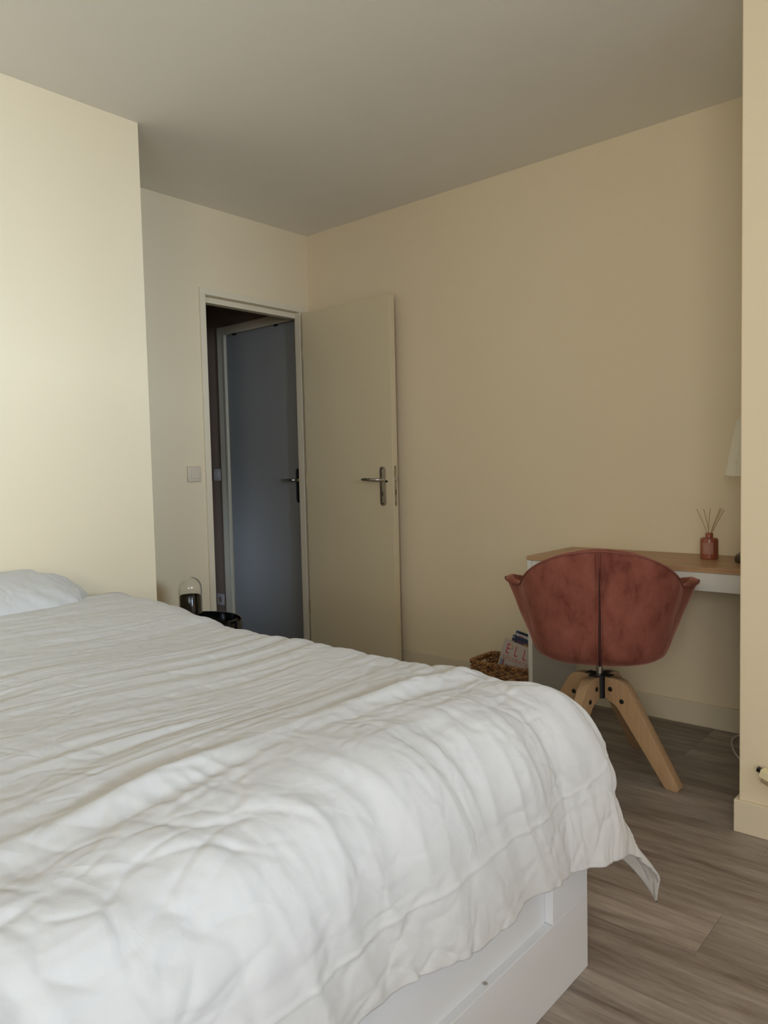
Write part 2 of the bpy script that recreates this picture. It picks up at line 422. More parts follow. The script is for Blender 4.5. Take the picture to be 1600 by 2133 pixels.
# ------------------------------------------------------------------ switches and socket
def switch(name, loc, rz, mat, label, socket=False):
    o = empty(name, loc, rz)          # local -Y faces out of the wall
    MB().box(-0.041, 0.041, -0.013, 0, -0.041, 0.041, 0.004, 3).build('cover_plate', mat, o, 40)
    if socket:
        MB().lathe([(0.030, 0.0), (0.030, 0.004), (0.022, 0.0045), (0.021, -0.0005)], n=28).xf(Matrix.Translation((0, -0.013, 0)) @ Matrix.Rotation(PI / 2, 4, 'X')).build('socket_ring', mat, o, 40)
        MB().lathe([(0.020, 0.0), (0.020, 0.0008)], n=24).xf(Matrix.Translation((0, -0.0131, 0)) @ Matrix.Rotation(PI / 2, 4, 'X')).build('socket_well', M['hall'], o, 40)
        MB().lathe([(0.0025, 0.0), (0.0025, 0.008)], n=10).xf(Matrix.Translation((0, -0.014, 0.011)) @ Matrix.Rotation(PI / 2, 4, 'X')).build('earth_pin', M['chrome'], o, 40)
    else:
        MB().box(-0.023, 0.023, -0.0175, -0.012, -0.023, 0.023, 0.0015).build('rocker', mat, o)
    return tag(o, label, 'socket' if socket else 'switch')


switch('light_switch', (0.0, 2.325, 1.100), PI / 2, M['plastic'], 'white square light switch on the cream wall left of the open door')
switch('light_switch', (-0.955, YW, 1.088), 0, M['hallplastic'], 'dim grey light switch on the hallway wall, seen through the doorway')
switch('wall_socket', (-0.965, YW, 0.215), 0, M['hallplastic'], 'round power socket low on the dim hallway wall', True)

# ------------------------------------------------------------------ bed frame
BX0, BX1, BY0, BY1 = 0.62, 2.628, -0.115, 1.485
bed = tag(empty('bed_frame', ((BX0 + BX1) / 2, (BY0 + BY1) / 2, 0)), 'white laminate bed base with recessed end panel, beneath the white duvet', 'bed')
bc = Matrix.Translation((-(BX0 + BX1) / 2, -(BY0 + BY1) / 2, 0))
MB().box(2.606, BX1, BY0, BY1, 0.0, 0.167, 0.0012).xf(bc).build('lower_board', M['white'], bed)
for y0, y1 in ((BY1 - 0.155, BY1), (BY0, BY0 + 0.155)):
    MB().box(2.606, BX1, y0, y1, 0.1675, 0.44, 0.0012).xf(bc).build('corner_post', M['white'], bed)
MB().box(2.590, 2.610, BY0 + 0.156, BY1 - 0.156, 0.10, 0.43, 0.001).xf(bc).build('end_panel', M['white'], bed)
MB().lathe([(0.0045, 0.0), (0.0045, 0.0015), (0.002, 0.002)], n=14).xf(bc @ Matrix.Translation((2.617, 1.098, 0.167))).build('screw_cap', M['nickel'], bed)
for y0, y1 in ((BY1 - 0.022, BY1), (BY0, BY0 + 0.022)):
    MB().box(BX0, 2.604, y0, y1, 0.0, 0.44, 0.0015).xf(bc).build('side_rail', M['white'], bed)
MB().box(BX0, BX0 + 0.022, BY0 + 0.024, BY1 - 0.024, 0.0, 0.44, 0.0015).xf(bc).build('head_board', M['white'], bed)
MB().box(BX0 + 0.03, 2.585, BY0 + 0.03, BY1 - 0.03, 0.36, 0.545, 0.05, 5).xf(bc).build('mattress', M['mattress'], bed, 60)


# ------------------------------------------------------------------ numpy noise
def gnoise(x, y, seed=0):
    rs = np.random.RandomState(seed); P_ = rs.permutation(512); ang = rs.rand(512) * 2 * PI
    xi = np.floor(x).astype(int); yi = np.floor(y).astype(int); xf = x - xi; yf = y - yi

    def g(ix, iy, dx, dy):
        h = P_[(P_[ix & 511] + iy) & 511]; a = ang[h]; return np.cos(a) * dx + np.sin(a) * dy
    s = lambda t: t * t * t * (t * (t * 6 - 15) + 10)
    u_, v_ = s(xf), s(yf)
    a = g(xi, yi, xf, yf) * (1 - u_) + g(xi + 1, yi, xf - 1, yf) * u_
    b = g(xi, yi + 1, xf, yf - 1) * (1 - u_) + g(xi + 1, yi + 1, xf - 1, yf - 1) * u_
    return (a * (1 - v_) + b * v_) * 1.5


def ss(t, a, b):
    t = np.clip((t - a) / (b - a), 0, 1); return t * t * (3 - 2 * t)


# ------------------------------------------------------------------ duvet
def duvet():
    ax, by0, by1 = 2.475, 0.0, 1.365      # flat zone, bending radius
    hem = 0.435
    na, nb = 520, 460
    # denser sampling towards the foot, which is near the photographer
    a = 0.84 + (ax + hem - 0.84) * (np.linspace(0, 1, na) ** 0.85)
    b = np.linspace(by0 - hem, by1 + hem, nb)
    A, B = np.meshgrid(a, b, indexing='ij')
    ex = np.maximum(A - ax, 0); ey = np.maximum(B - by1, 0) - np.maximum(by0 - B, 0)
    dd = np.hypot(ex, ey) + 1e-9; phi = np.arctan2(np.abs(ey), ex)
    nx, ny = ex / dd, ey / dd
    c = np.maximum(np.cos(phi), np.sin(phi)); Lsq = hem / c
    pdeg = np.degrees(phi)
    far = (ey > 0)
    Lw = hem - 0.008 + 0.007 * gnoise(B * 5, A * 5, 3) + 0.245 * np.exp(-np.abs(pdeg - 52) / 10.5) + 0.02 * np.exp(-((pdeg - 40) / 22.0) ** 2)
    Lw = Lw - 0.035 * (1 - ss(B, 0.7, 1.15)) * (ex > 0) + 0.025 * ss(B, 1.15, 1.4) * (ex > 0)
    Lw = np.where((ex <= 0), hem - 0.03, Lw)
    D = dd * (Lw / Lsq)
    corner = np.exp(-((pdeg - 47) / 26.0) ** 2) * (ex > 0) * (np.abs(ey) > 0)
    # bend: quarter arc then hanging with a slight outward slope
    rr = 0.165 + 0.085 * corner
    arc = rr * PI / 2
    t = np.minimum(D / rr, PI / 2)
    off = rr * np.sin(t); drop = rr * (1 - np.cos(t))
    rest = np.maximum(D - arc, 0)
    slope = 0.12 + 0.31 * corner
    off = off + rest * slope; drop = drop + rest * np.sqrt(1 - slope ** 2)
    X = A - ex + nx * off; Y = B - ey + ny * off
    ztop = 0.634 + 0.042 * (1 - ss(A, 1.05, 1.45)) + 0.010 * gnoise(A * 2.2, B * 2.2, 8)
    ztop = ztop + 0.012 * np.exp(-((A - 2.33) / 0.10) ** 2)
    Z = ztop - drop
    # normals of the smooth drape
    nzx = nx * np.sin(t); nzy = ny * np.sin(t); nzz = np.cos(t)
    hang = np.clip(D / (rr * 1.2), 0, 1)
    topw = 1 - hang
    # long folds running across the bed (along Y) on the top
    wa = A + 0.05 * gnoise(A * 3.0, B * 1.3, 11) + 0.10 * (B - 0.7) * gnoise(B * 0.8 + 5, A * 0.6, 12)
    r1 = 1 - np.abs(gnoise(wa * 11, B * 1.1, 21)) * 2.2
    r2 = gnoise(wa * 17 + 3, B * 1.7, 22)
    r3 = 1 - np.abs(gnoise(wa * 26, B * 2.6 + 9, 23)) * 2.0
    mod = 0.55 + 0.75 * (gnoise(A * 2.5, B * 2.5, 24) + 0.5)
    near = ss(A, 2.1, 2.4)
    h_top = (0.0036 * r1 + 0.0034 * r2 + 0.0022 * r3) * mod * (1 - 0.55 * near)
    # pucker line along the mattress end
    line = 2.372 + 0.020 * np.sin(B * 4.2 + 0.8) + 0.012 * gnoise(B * 6, B * 0, 31)
    dl = A - line
    h_top = h_top + (0.015 * np.exp(-(dl / 0.020) ** 2) - 0.010 * np.exp(-((dl + 0.045) / 0.022) ** 2) - 0.006 * np.exp(-((dl - 0.045) / 0.018) ** 2)) * (0.55 + 0.8 * gnoise(B * 3, A * 2, 32)) * ss(1.42 - np.abs(B - 0.1), 0, 0.2)
    # folds falling over the foot (running down, i.e. along A) - vary with B
    wbv = B + 0.06 * gnoise(A * 3, B * 2.5, 41) - 0.28 * (A - 2.4)
    f1 = gnoise(wbv * 6.5, A * 1.6, 42); f2 = 1 - np.abs(gnoise(wbv * 11, A * 2.2, 43)) * 2; f3 = 1 - np.abs(gnoise(wbv * 19 + 4, A * 3.5, 44)) * 2
    h_foot = (0.017 * f1 + 0.0060 * f2 + 0.0018 * f3) * ss(A, 2.38, 2.62)
    pl1 = 1 - np.abs(gnoise(B * 15 + 0.8 * gnoise(A * 6, B * 6, 45) - 2.5 * (A - 2.37), A * 2.0, 46)) * 2.0
    h_foot = h_foot + 0.0075 * pl1 * ss(dl, 0.0, 0.035) * np.exp(-np.maximum(dl, 0) / 0.11) * np.clip(0.5 + 1.6 * gnoise(B * 2.6, A * 0, 47), 0, 1.3)
    # folds on the far side run down along B
    f4 = gnoise(A * 7, B * 1.5, 52); h_side = 0.012 * f4 * ss(B, 1.30, 1.5) * (1 - ss(A, 2.4, 2.55))
    # crumple creases: distance-to-edge of a warped Worley lattice
    rs = np.random.RandomState(5)

    def crumple(sx, sy, seed):
        x = A * sx + 1.3 * gnoise(A * 3.1, B * 3.1, seed); y_ = B * sy + 1.3 * gnoise(A * 3.1 + 7, B * 3.1, seed + 1)
        px = np.random.RandomState(seed).rand(64, 64, 2)
        xi = np.floor(x).astype(int); yi = np.floor(y_).astype(int)
        f_1 = np.full(x.shape, 9.0); f_2 = np.full(x.shape, 9.0)
        for i in (-1, 0, 1):
            for j in (-1, 0, 1):
                q = px[(xi + i) & 63, (yi + j) & 63]
                e_ = np.hypot(xi + i + q[..., 0] - x, yi + j + q[..., 1] - y_)
                f_2 = np.where(e_ < f_1, f_1, np.minimum(f_2, e_)); f_1 = np.minimum(f_1, e_)
        return np.clip((f_2 - f_1) / 0.55, 0, 1)
    cmod = np.clip(0.35 + 1.4 * gnoise(A * 3.3, B * 3.3, 62), 0.05, 1.2)
    c1 = crumple(6.5, 4.0, 61); c2 = crumple(13, 10, 63)
    h_c = -(0.0036 * (1 - c1) ** 3 + 0.0022 * (1 - c2) ** 4) * cmod * (0.5 + 0.8 * ss(A, 1.9, 2.5))
    # sharp radiating corner folds
    cf = corner * ss(D, 0.05, 0.35) * (0.012 * np.sin(phi * 11 + 3.5 * gnoise(D * 4, phi * 2, 71)) + 0.003 * np.sin(phi * 27 + 2))
    h = h_top * topw ** 0.5 * (1 - 0.0 * hang) + h_foot + h_side + h_c + cf * 1.0
    h = h + 0.0006 * gnoise(A * 55, B * 45, 81)
    # seam line parallel to the hem
    h = h + 0.0025 * np.exp(-((D - 0.30) / 0.004) ** 2) * (ex > 0)
    X = X + nzx * h; Y = Y + nzy * h; Z = Z + nzz * h
    # corner tip nudged out
    V = np.stack([X, Y, Z], -1).reshape(-1, 3)
    idx = np.arange(na * nb).reshape(na, nb)
    q = np.stack([idx[:-1, :-1], idx[1:, :-1], idx[1:, 1:], idx[:-1, 1:]], -1).reshape(-1, 4)
    me = bpy.data.meshes.new('duvet')
    me.vertices.add(len(V)); me.vertices.foreach_set('co', V.ravel().astype(np.float32))
    me.loops.add(q.size); me.loops.foreach_set('vertex_index', q.ravel().astype(np.int32))
    me.polygons.add(len(q)); me.polygons.foreach_set('loop_start', np.arange(0, q.size, 4, dtype=np.int32))
    me.update(calc_edges=True); me.shade_smooth(); me.materials.append(M['duvet'])
    o = bpy.data.objects.new('duvet', me); COL.objects.link(o)
    md = o.modifiers.new('thickness', 'SOLIDIFY'); md.thickness = 0.006; md.offset = -1
    return o


tag(duvet(), 'rumpled white cotton duvet spread over the bed, one corner hanging free', 'duvet')


# ------------------------------------------------------------------ pillow
def pillow():
    nu, nv = 120, 60; V = []; Fc = []
    for j in range(nv + 1):
        v = -PI / 2 + PI * j / nv
        for i in range(nu):
            a_ = 2 * PI * i / nu
            sp = lambda q, e_: math.copysign(abs(q) ** e_, q)
            x = sp(math.cos(v), 0.75) * sp(math.cos(a_), 0.8); y_ = sp(math.cos(v), 0.75) * sp(math.sin(a_), 0.8); z = sp(math.sin(v), 1.05)
            V.append((x, y_, z))
    V = np.array(V)
    wr = gnoise(V[:, 0] * 2 + V[:, 2], V[:, 1] * 6 + V[:, 2] * 3, 91) * 0.05 + gnoise(V[:, 0] * 3 - V[:, 2] * 2, V[:, 1] * 13, 92) * 0.022
    V = V * (1 + wr[:, None]) * np.array([0.170, 0.315, 0.100])
    th = math.radians(22); c_, s_ = math.cos(th), math.sin(th)
    V = np.stack([V[:, 0] * c_ + V[:, 2] * s_, V[:, 1], -V[:, 0] * s_ + V[:, 2] * c_], -1)
    for j in range(nv):
        for i in range(nu): Fc.append((j * nu + i, j * nu + (i + 1) % nu, (j + 1) * nu + (i + 1) % nu, (j + 1) * nu + i))
    o = mesh_obj('pillow', V, Fc, M['duvet'], None, True); o.location = (0.785, 0.985, 0.672)
    return o


tag(pillow(), 'plump white pillow at the bed head against the bright left wall', 'pillow')

# ------------------------------------------------------------------ bedside table, glass cloche, black candle
tx, ty = 0.485, 1.948
nt_ = tag(empty('bedside_table', (tx, ty, 0)), 'round black metal tray table between the bed and the doorway', 'table')
MB().lathe([(0.0, 0.375), (0.212, 0.375), (0.222, 0.380), (0.225, 0.395), (0.225, 0.440), (0.223, 0.442), (0.220, 0.440), (0.220, 0.396), (0.214, 0.384), (0.0, 0.384)], n=72, cap0=False, cap1=False).build('tray', M['blackgloss'], nt_, 35)
for a_ in (0.30, 0.30 + PI):
    ha = MB(); R_ = 0.228
    arc_ = [(R_ * math.cos(a_ + t_), R_ * math.sin(a_ + t_)) for t_ in np.linspace(-0.14, 0.14, 7)]
    ha.tube([(x, y_, 0.455) for x, y_ in arc_], 0.006, 8); ha.tube([(arc_[0][0], arc_[0][1], 0.40), (arc_[0][0], arc_[0][1], 0.458)], 0.006, 8); ha.tube([(arc_[-1][0], arc_[-1][1], 0.40), (arc_[-1][0], arc_[-1][1], 0.458)], 0.006, 8)
    ha.build('handle', M['black'], nt_, 50)
for k_ in range(3):
    a_ = 0.5 + k_ * 2 * PI / 3
    MB().tube([(0.12 * math.cos(a_), 0.12 * math.sin(a_), 0.375), (0.20 * math.cos(a_), 0.20 * math.sin(a_), 0.009)], 0.009, 10).build('leg', M['black'], nt_, 50)
MB().tube([(0.198 * math.cos(t_), 0.198 * math.sin(t_), 0.009) for t_ in np.linspace(0, 2 * PI, 48, endpoint=False)], 0.0085, 8, True).build('foot_ring', M['black'], nt_, 50)

dome = tag(empty('glass_cloche', (tx, ty, 0.3845)), 'clear glass dome over a black candle on the round bedside table', 'glass dome')
R_ = 0.0515; zc = 0.205
prof = [(R_, 0.0)] + [(R_, z) for z in (0.05, 0.10, 0.15)] + [(R_ * math.cos(a_), zc + R_ * math.sin(a_)) for a_ in np.linspace(0, PI / 2 - 0.03, 14)]
prof_in = [(max(r_ - 0.0022, 0.0008), z - (0.0022 if z > zc else 0)) for r_, z in prof[::-1]]
MB().lathe(prof + prof_in, n=48, cap0=False, cap1=False).build('dome', M['glass'], dome, 60)
cup = tag(empty('candle_jar', (tx, ty, 0.3845)), 'black ribbed candle jar standing under the glass dome', 'candle')
pr = []
cb = MB(); n_ = 72
rings = []
for r_, z in ((0.030, 0.002), (0.044, 0.003), (0.045, 0.008), (0.045, 0.172), (0.044, 0.174), (0.042, 0.172), (0.042, 0.150), (0.0, 0.149)):
    pr.append((r_, z))
cb.lathe(pr, n=48, cap1=False).build('jar', M['blackgloss'], cup, 35)
MB().lathe([(0.0415, 0.1492), (0.0415, 0.156), (0.0, 0.157)], n=32, cap1=False).build('wax', plain('dark_wax', (0.05, 0.016, 0.010), 0.4), cup, 35)
rb = MB()
for k_ in range(40):
    a_ = 2 * PI * k_ / 40; rb.tube([(0.0452 * math.cos(a_), 0.0452 * math.sin(a_), 0.006), (0.0452 * math.cos(a_), 0.0452 * math.sin(a_), 0.17)], 0.0011, 4)
o = rb.build('ribs', M['blackgloss'], cup, 60); o['kind'] = 'stuff'

# ------------------------------------------------------------------ desk
DX0, DX1, DYF = 1.724, 2.690, 2.778
desk = tag(empty('desk', ((DX0 + DX1) / 2, (DYF + YW) / 2, 0)), 'white desk with oak top standing between the pink chair and the wall', 'desk')
dc = Matrix.Translation((-(DX0 + DX1) / 2, -(DYF + YW) / 2, 0)); DT = 0.7234
MB().box(DX0, DX1, DYF, YW - 0.001, DT - 0.018, DT, 0.0015).xf(dc).build('desktop', M['desktop'], desk)
MB().box(DX0 + 0.002, DX0 + 0.022, DYF + 0.003, YW - 0.013, 0, DT - 0.019, 0.001).xf(dc).build('side_panel', M['deskwhite'], desk)
MB().box(DX1 - 0.022, DX1 - 0.002, DYF + 0.003, YW - 0.013, 0, DT - 0.019, 0.001).xf(dc).build('side_panel', M['deskwhite'], desk)
MB().box(DX0 + 0.023, DX1 - 0.023, DYF + 0.006, DYF + 0.024, DT - 0.086, DT - 0.019, 0.001).xf(dc).build('drawer_front', M['deskwhite'], desk)
MB().box(DX0 + 0.026, DX1 - 0.026, DYF + 0.025, YW - 0.014, DT - 0.082, DT - 0.075, 0).xf(dc).build('drawer_bottom', M['deskwhite'], desk)

# ------------------------------------------------------------------ reed diffuser
rd = tag(empty('reed_diffuser', (2.385, 3.045, DT)), 'terracotta reed diffuser bottle with thin sticks on the desk', 'diffuser')
MB().lathe([(0.0, 0.0), (0.030, 0.0), (0.0325, 0.003), (0.0330, 0.010), (0.0330, 0.074), (0.0315, 0.080), (0.026, 0.083), (0.0145, 0.084), (0.0140, 0.086), (0.0140, 0.100), (0.0130, 0.1015), (0.007, 0.1015), (0.007, 0.09), (0.0, 0.09)], n=40, cap0=False, cap1=False).build('bottle', M['terracotta'], rd, 35)
lb = MB()
a0 = math.atan2(-3.045, 3.359 - 2.385) - 0.16
pA = []
for k_ in range(11):
    a_ = a0 + (-0.62 + 1.24 * k_ / 10); pA.append((0.0334 * math.cos(a_), 0.0334 * math.sin(a_)))
V = [(x, y_, z) for x, y_ in pA for z in (0.022, 0.066)]
mesh_obj('label', V, [(2 * k_, 2 * k_ + 2, 2 * k_ + 3, 2 * k_ + 1) for k_ in range(10)], M['label'], rd, True)
lp = MB()
for z, hw in ((0.058, 0.28), (0.053, 0.40), (0.046, 0.42), (0.042, 0.36), (0.038, 0.42), (0.034, 0.40), (0.029, 0.22)):
    lp.tube([(0.0336 * math.cos(a0 + t_), 0.0336 * math.sin(a0 + t_), z) for t_ in np.linspace(-hw, hw, 6)], 0.00035, 4)
lp.build('label_print', M['labelprint'], rd)
rv = Vector((0.753, 0.657, 0))
for dx, dz, dy in ((-0.045, 0.094, 0.01), (-0.026, 0.094, -0.01), (0.006, 0.097, 0.004), (0.040, 0.096, -0.006), (0.052, 0.094, 0.008), (0.057, 0.089, -0.004)):
    b0 = rv * (-0.004 if dx > 0 else 0.004) + Vector((0, 0, 0.07)); b1 = rv * dx + Vector((-0.657 * dy, 0.753 * dy, 0.102 + dz)); mid = (b0 + b1) / 2 + rv * (-0.0025 if dx > 0 else 0.0025)
    MB().tube([b0, mid, b1], 0.0011, 6).build('reed', M['reed'], rd, 60)

# ------------------------------------------------------------------ table lamp
lc = (2.575, 3.02)
lamp = tag(empty('table_lamp', (lc[0], lc[1], DT)), 'table lamp with ivory pleated shade, half hidden by the pier', 'lamp')
MB().lathe([(0.0, 0.0), (0.083, 0.0), (0.086, 0.006), (0.086, 0.016), (0.080, 0.028), (0.060, 0.040), (0.03, 0.048), (0.012, 0.052), (0.0, 0.052)], n=40, cap0=False, cap1=False).build('base', M['lampbase'], lamp, 35)
MB().lathe([(0.006, 0.050), (0.006, 0.46)], n=14).build('stem', M['brass'], lamp, 40)
np_ = 120; V = []; Fc = []
for i in range(np_):
    a_ = 2 * PI * i / np_; k_ = (0.0022 if i % 2 else -0.0022)
    for r_, z in ((0.119, 0.325), (0.078, 0.535)): V.append(((r_ + k_) * math.cos(a_), (r_ + k_) * math.sin(a_), z))
for i in range(np_): j = (i + 1) % np_; Fc.append((2 * i, 2 * j, 2 * j + 1, 2 * i + 1))
sh = mesh_obj('lamp_shade', V, Fc, M['shade'], lamp); md = sh.modifiers.new('thickness', 'SOLIDIFY'); md.thickness = 0.0012
for r_, z in ((0.120, 0.327), (0.079, 0.533)): MB().tube([(r_ * math.cos(t_), r_ * math.sin(t_), z) for t_ in np.linspace(0, 2 * PI, 48, endpoint=False)], 0.0028, 6, True).build('shade_trim', M['shade'], sh, 60)
sp_ = MB()
for k_ in range(3): a_ = k_ * 2 * PI / 3; sp_.tube([(0, 0, 0.455), (0.110 * math.cos(a_), 0.110 * math.sin(a_), 0.37)], 0.0015, 5)
sp_.build('shade_carrier', M['brass'], lamp)

# ------------------------------------------------------------------ white cord on the floor
cp = [(2.66, 3.165, 0.30), (2.655, 3.16, 0.16), (2.60, 3.155, 0.06), (2.53, 3.15, 0.022), (2.475, 3.14, 0.010), (2.462, 3.11, 0.006), (2.468, 3.06, 0.005), (2.492, 2.99, 0.005), (2.522, 2.93, 0.005), (2.56, 2.88, 0.005), (2.62, 2.84, 0.005), (2.66, 2.86, 0.005)]


def smooth_path(P_, n=6):
    P_ = [Vector(p) for p in P_]; out = []
    for i in range(len(P_) - 1):
        p0 = P_[max(i - 1, 0)]; p1 = P_[i]; p2 = P_[i + 1]; p3 = P_[min(i + 2, len(P_) - 1)]
        for k in range(n):
            t = k / n; out.append(0.5 * ((2 * p1) + (p2 - p0) * t + (2 * p0 - 5 * p1 + 4 * p2 - p3) * t * t + (3 * p1 - p0 - 3 * p2 + p3) * t ** 3))
    out.append(P_[-1]); return out


tag(MB().tube(smooth_path(cp), 0.0045, 8).build('power_cord', M['cord'], None, 60), 'white power cord looping on the dark floor beside the pier', 'cord')

# ------------------------------------------------------------------ swivel chair
ch = tag(empty('tub_chair', (2.17, 2.525, 0), math.atan2(0.43, 0.90)), 'dusty pink velvet tub chair on four beech legs, back towards the bed', 'chair')
crot = math.atan2(0.43, 0.90)
S_Z = np.array([0.412, 0.413, 0.416, 0.424, 0.448, 0.486, 0.53, 0.60, 0.69, 0.76, 0.842])
S_X = np.array([0.0, 0.085, 0.150, 0.195, 0.226, 0.240, 0.250, 0.266, 0.292, 0.305, 0.310])
S_B = np.array([0.0, 0.085, 0.150, 0.190, 0.220, 0.236, 0.246, 0.256, 0.272, 0.286, 0.296])
S_F = np.array([0.0, 0.085, 0.150, 0.200, 0.230, 0.240, 0.245, 0.250, 0.255, 0.26, 0.26])
def densify(a_):
    q = np.linspace(0, 10, 201); v = np.interp(q, np.arange(11), a_); ext = np.concatenate([2 * v[0] - v[16:0:-1], v, 2 * v[-1] - v[-2:-18:-1]])
    k = np.exp(-(np.arange(-16, 17) / 9.0) ** 2); return np.convolve(ext, k / k.sum(), 'valid')


S_Z, S_X, S_B, S_F = [densify(v) for v in (S_Z, S_X, S_B, S_F)]
RT = [0, 8, 16, 24, 32, 40, 48, 56, 64, 70, 76, 84, 92, 105, 120, 132, 142, 152, 165, 180]
RZ = [0.828, 0.824, 0.815, 0.803, 0.788, 0.769, 0.748, 0.724, 0.702, 0.690, 0.686, 0.690, 0.696, 0.686, 0.662, 0.632, 0.590, 0.530, 0.475, 0.462]


def rim_z(at):
    k = np.array([1, 3, 5, 6, 5, 3, 1.0]); q = np.abs(at + np.array([-9, -6, -3, 0, 3, 6, 9.0])); q = np.where(q > 180, 360 - q, q)
    zt = float((np.interp(q, RT, RZ) * k).sum() / k.sum())
    L_ = 0.31 * abs(math.sin(math.radians(at))) ** 0.74; zl = 0.828 - 0.022 * (L_ / 0.165) ** 1.7 - 0.008 * (L_ / 0.165) ** 4
    w_ = min(1.0, max(0.0, (at - 50) / 22.0)); return zl * (1 - w_) + zt * w_


def shell_pt(th, s, lift=0.0):
    """th: degrees from the back, s: 0..1 from the bottom centre to the rim"""
    at = abs(th); rz = rim_z(at)
    smax = np.interp(rz, S_Z, np.arange(len(S_Z))); q = s * smax
    z = np.interp(q, np.arange(len(S_Z)), S_Z); x = np.interp(q, np.arange(len(S_Z)), S_X)
    bk = np.interp(q, np.arange(len(S_Z)), S_B); fr = np.interp(q, np.arange(len(S_Z)), S_F)
    t = math.radians(th); e_ = 2 / 2.7
    sx = math.copysign(abs(math.sin(t)) ** e_, math.sin(t)); cy = math.copysign(abs(math.cos(t)) ** e_, math.cos(t))
    fl = (0.046 * math.exp(-((at - 94) / 15.0) ** 2) - 0.010 * math.exp(-((at - 68) / 14.0) ** 2)) * (max(0, s - 0.5) / 0.5) ** 1.4
    px = (x + fl + lift) * sx; py = -(bk + lift) * cy if cy > 0 else -(fr + lift) * cy
    return (px, py, z)


ths = sorted(set([round(float(v), 3) for v in np.linspace(-180, 177, 120)] + [-10.5, -7.5, -4.5, -2.0, -1.0, 1.0, 2.0, 4.5, 7.5, 10.5])); nS = 26
V = []; Fc = []
for th in ths:
    for k_ in range(1, nS + 1):
        s_ = (k_ / nS); x, y_, z = shell_pt(th, s_)
        dim = 0.0035 * gnoise(np.array([x * 14 + y_ * 5]), np.array([z * 10 + y_ * 7]), 15)[0] * s_ * (1.0 + 1.6 * ss(z, 0.6, 0.78))
        ln = math.hypot(x, y_) + 1e-6
        V.append((x * (1 + dim / ln), y_ * (1 + dim / ln), z))
V.append((0, 0, 0.412)); n_t = len(ths); cI = len(V) - 1
for i in range(n_t):
    j = (i + 1) % n_t
    Fc.append((cI, j * nS, i * nS))
    for k_ in range(nS - 1): Fc.append((i * nS + k_, j * nS + k_, j * nS + k_ + 1, i * nS + k_ + 1))
sh = mesh_obj('shell', V, Fc, M['velvet'], ch, True)
bm = bmesh.new(); bm.from_mesh(sh.data); bmesh.ops.recalc_face_normals(bm, faces=bm.faces)
if sum(f_.normal.z for f_ in bm.faces if f_.calc_center_median().z < 0.425) > 0: bmesh.ops.reverse_faces(bm, faces=bm.faces)
bm.to_mesh(sh.data); bm.free(); sh.data.shade_smooth()
md = sh.modifiers.new('padding', 'SOLIDIFY'); md.thickness = 0.024; md.offset = -1; md.use_even_offset = False
md = sh.modifiers.new('round', 'BEVEL'); md.width = 0.010; md.segments = 3; md.limit_method = 'ANGLE'; md.angle_limit = math.radians(50)
# rim piping (outer edge), back seam welts, slit, side seams
rim = [shell_pt(th, 1.0, 0.001) for th in ths]
MB().tube([(x, y_, z - 0.004) for x, y_, z in rim], 0.0030, 8, True).build('rim_piping', M['piping'], ch, 60)
for sx_ in (-1, 1):
    pts = []
    for s_ in np.linspace(0.30, 0.985, 30):
        x, y_, z = shell_pt(0.0, s_, 0.0); wq = 0.0034 + 0.0034 * math.exp(-((s_ - 0.62) / 0.22) ** 2)
        pts.append((sx_ * (wq + 0.0045) + 0.0, y_ - 0.0015, z))
    MB().tube(pts, 0.0024, 6).build('welt_seam', M['velvet'], ch, 60)
pts = [shell_pt(0.0, s_, 0.0) for s_ in np.linspace(0.30, 0.93, 30)]
rr_ = [0.0006 + 0.0036 * math.sin(min(1, (1 - k_ / 29) * 2.2) * PI / 2) for k_ in range(30)]
MB().tube([(x, y_ - 0.0012, z) for x, y_, z in pts], rr_, 8).build('zip_slit', flat('dark_red_slit', (0.045, 0.010, 0.008), 0.8), ch, 60)
for sgn in (-1, 1):
    pts = [shell_pt(sgn * 68, s_, 0.0) for s_ in np.linspace(0.42, 0.99, 24)]
    MB().tube(pts, 0.0016, 6).build('side_seam', M['piping'], ch, 60)
# seat cushion
ct = []
for r_, z in ((0.0, 0.43), (0.17, 0.43), (0.195, 0.445), (0.20, 0.462), (0.185, 0.482), (0.12, 0.490), (0.0, 0.492)): ct.append((r_, z))
MB().lathe(ct, n=40, cap0=False, cap1=False).build('seat_cushion', M['velvet'], ch, 70)
# post, collar, hub
MB().lathe([(0.0, 0.400), (0.09, 0.402), (0.09, 0.4125), (0.0, 0.4125)], n=24, cap0=False, cap1=False).build('seat_plate', M['black'], ch, 35)
MB().lathe([(0.0125, 0.335), (0.0125, 0.392)], n=20).build('gas_post', M['chrome'], ch, 40)
MB().lathe([(0.0175, 0.384), (0.0185, 0.388), (0.0185, 0.402)], n=20).build('collar', M['black'], ch, 40)
hb = MB().lathe([(0.0285, 0.264), (0.0285, 0.3465)], n=24)
angs = [math.radians(a_) - crot for a_ in (-5, 84, 175, 265)]
for a_ in angs:
    q = MB(); q.box(0.004, 0.048, -0.0175, 0.0175, 0.3455, 0.349, 0.001)
    q.xf(Matrix.Rotation(a_, 4, 'Z')); me_ = bpy.data.meshes.new('t'); q.bm.to_mesh(me_); q.bm.free(); hb.bm.from_mesh(me_)
hb.build('hub_bracket', M['black'], ch)
LP = [(0.030, 0.3445), (0.070, 0.3445), (0.086, 0.3425), (0.100, 0.337), (0.112, 0.327), (0.122, 0.314), (0.302, 0.012), (0.297, 0.0), (0.258, 0.0), (0.246, 0.010), (0.080, 0.246), (0.066, 0.256), (0.048, 0.263), (0.030, 0.265)]
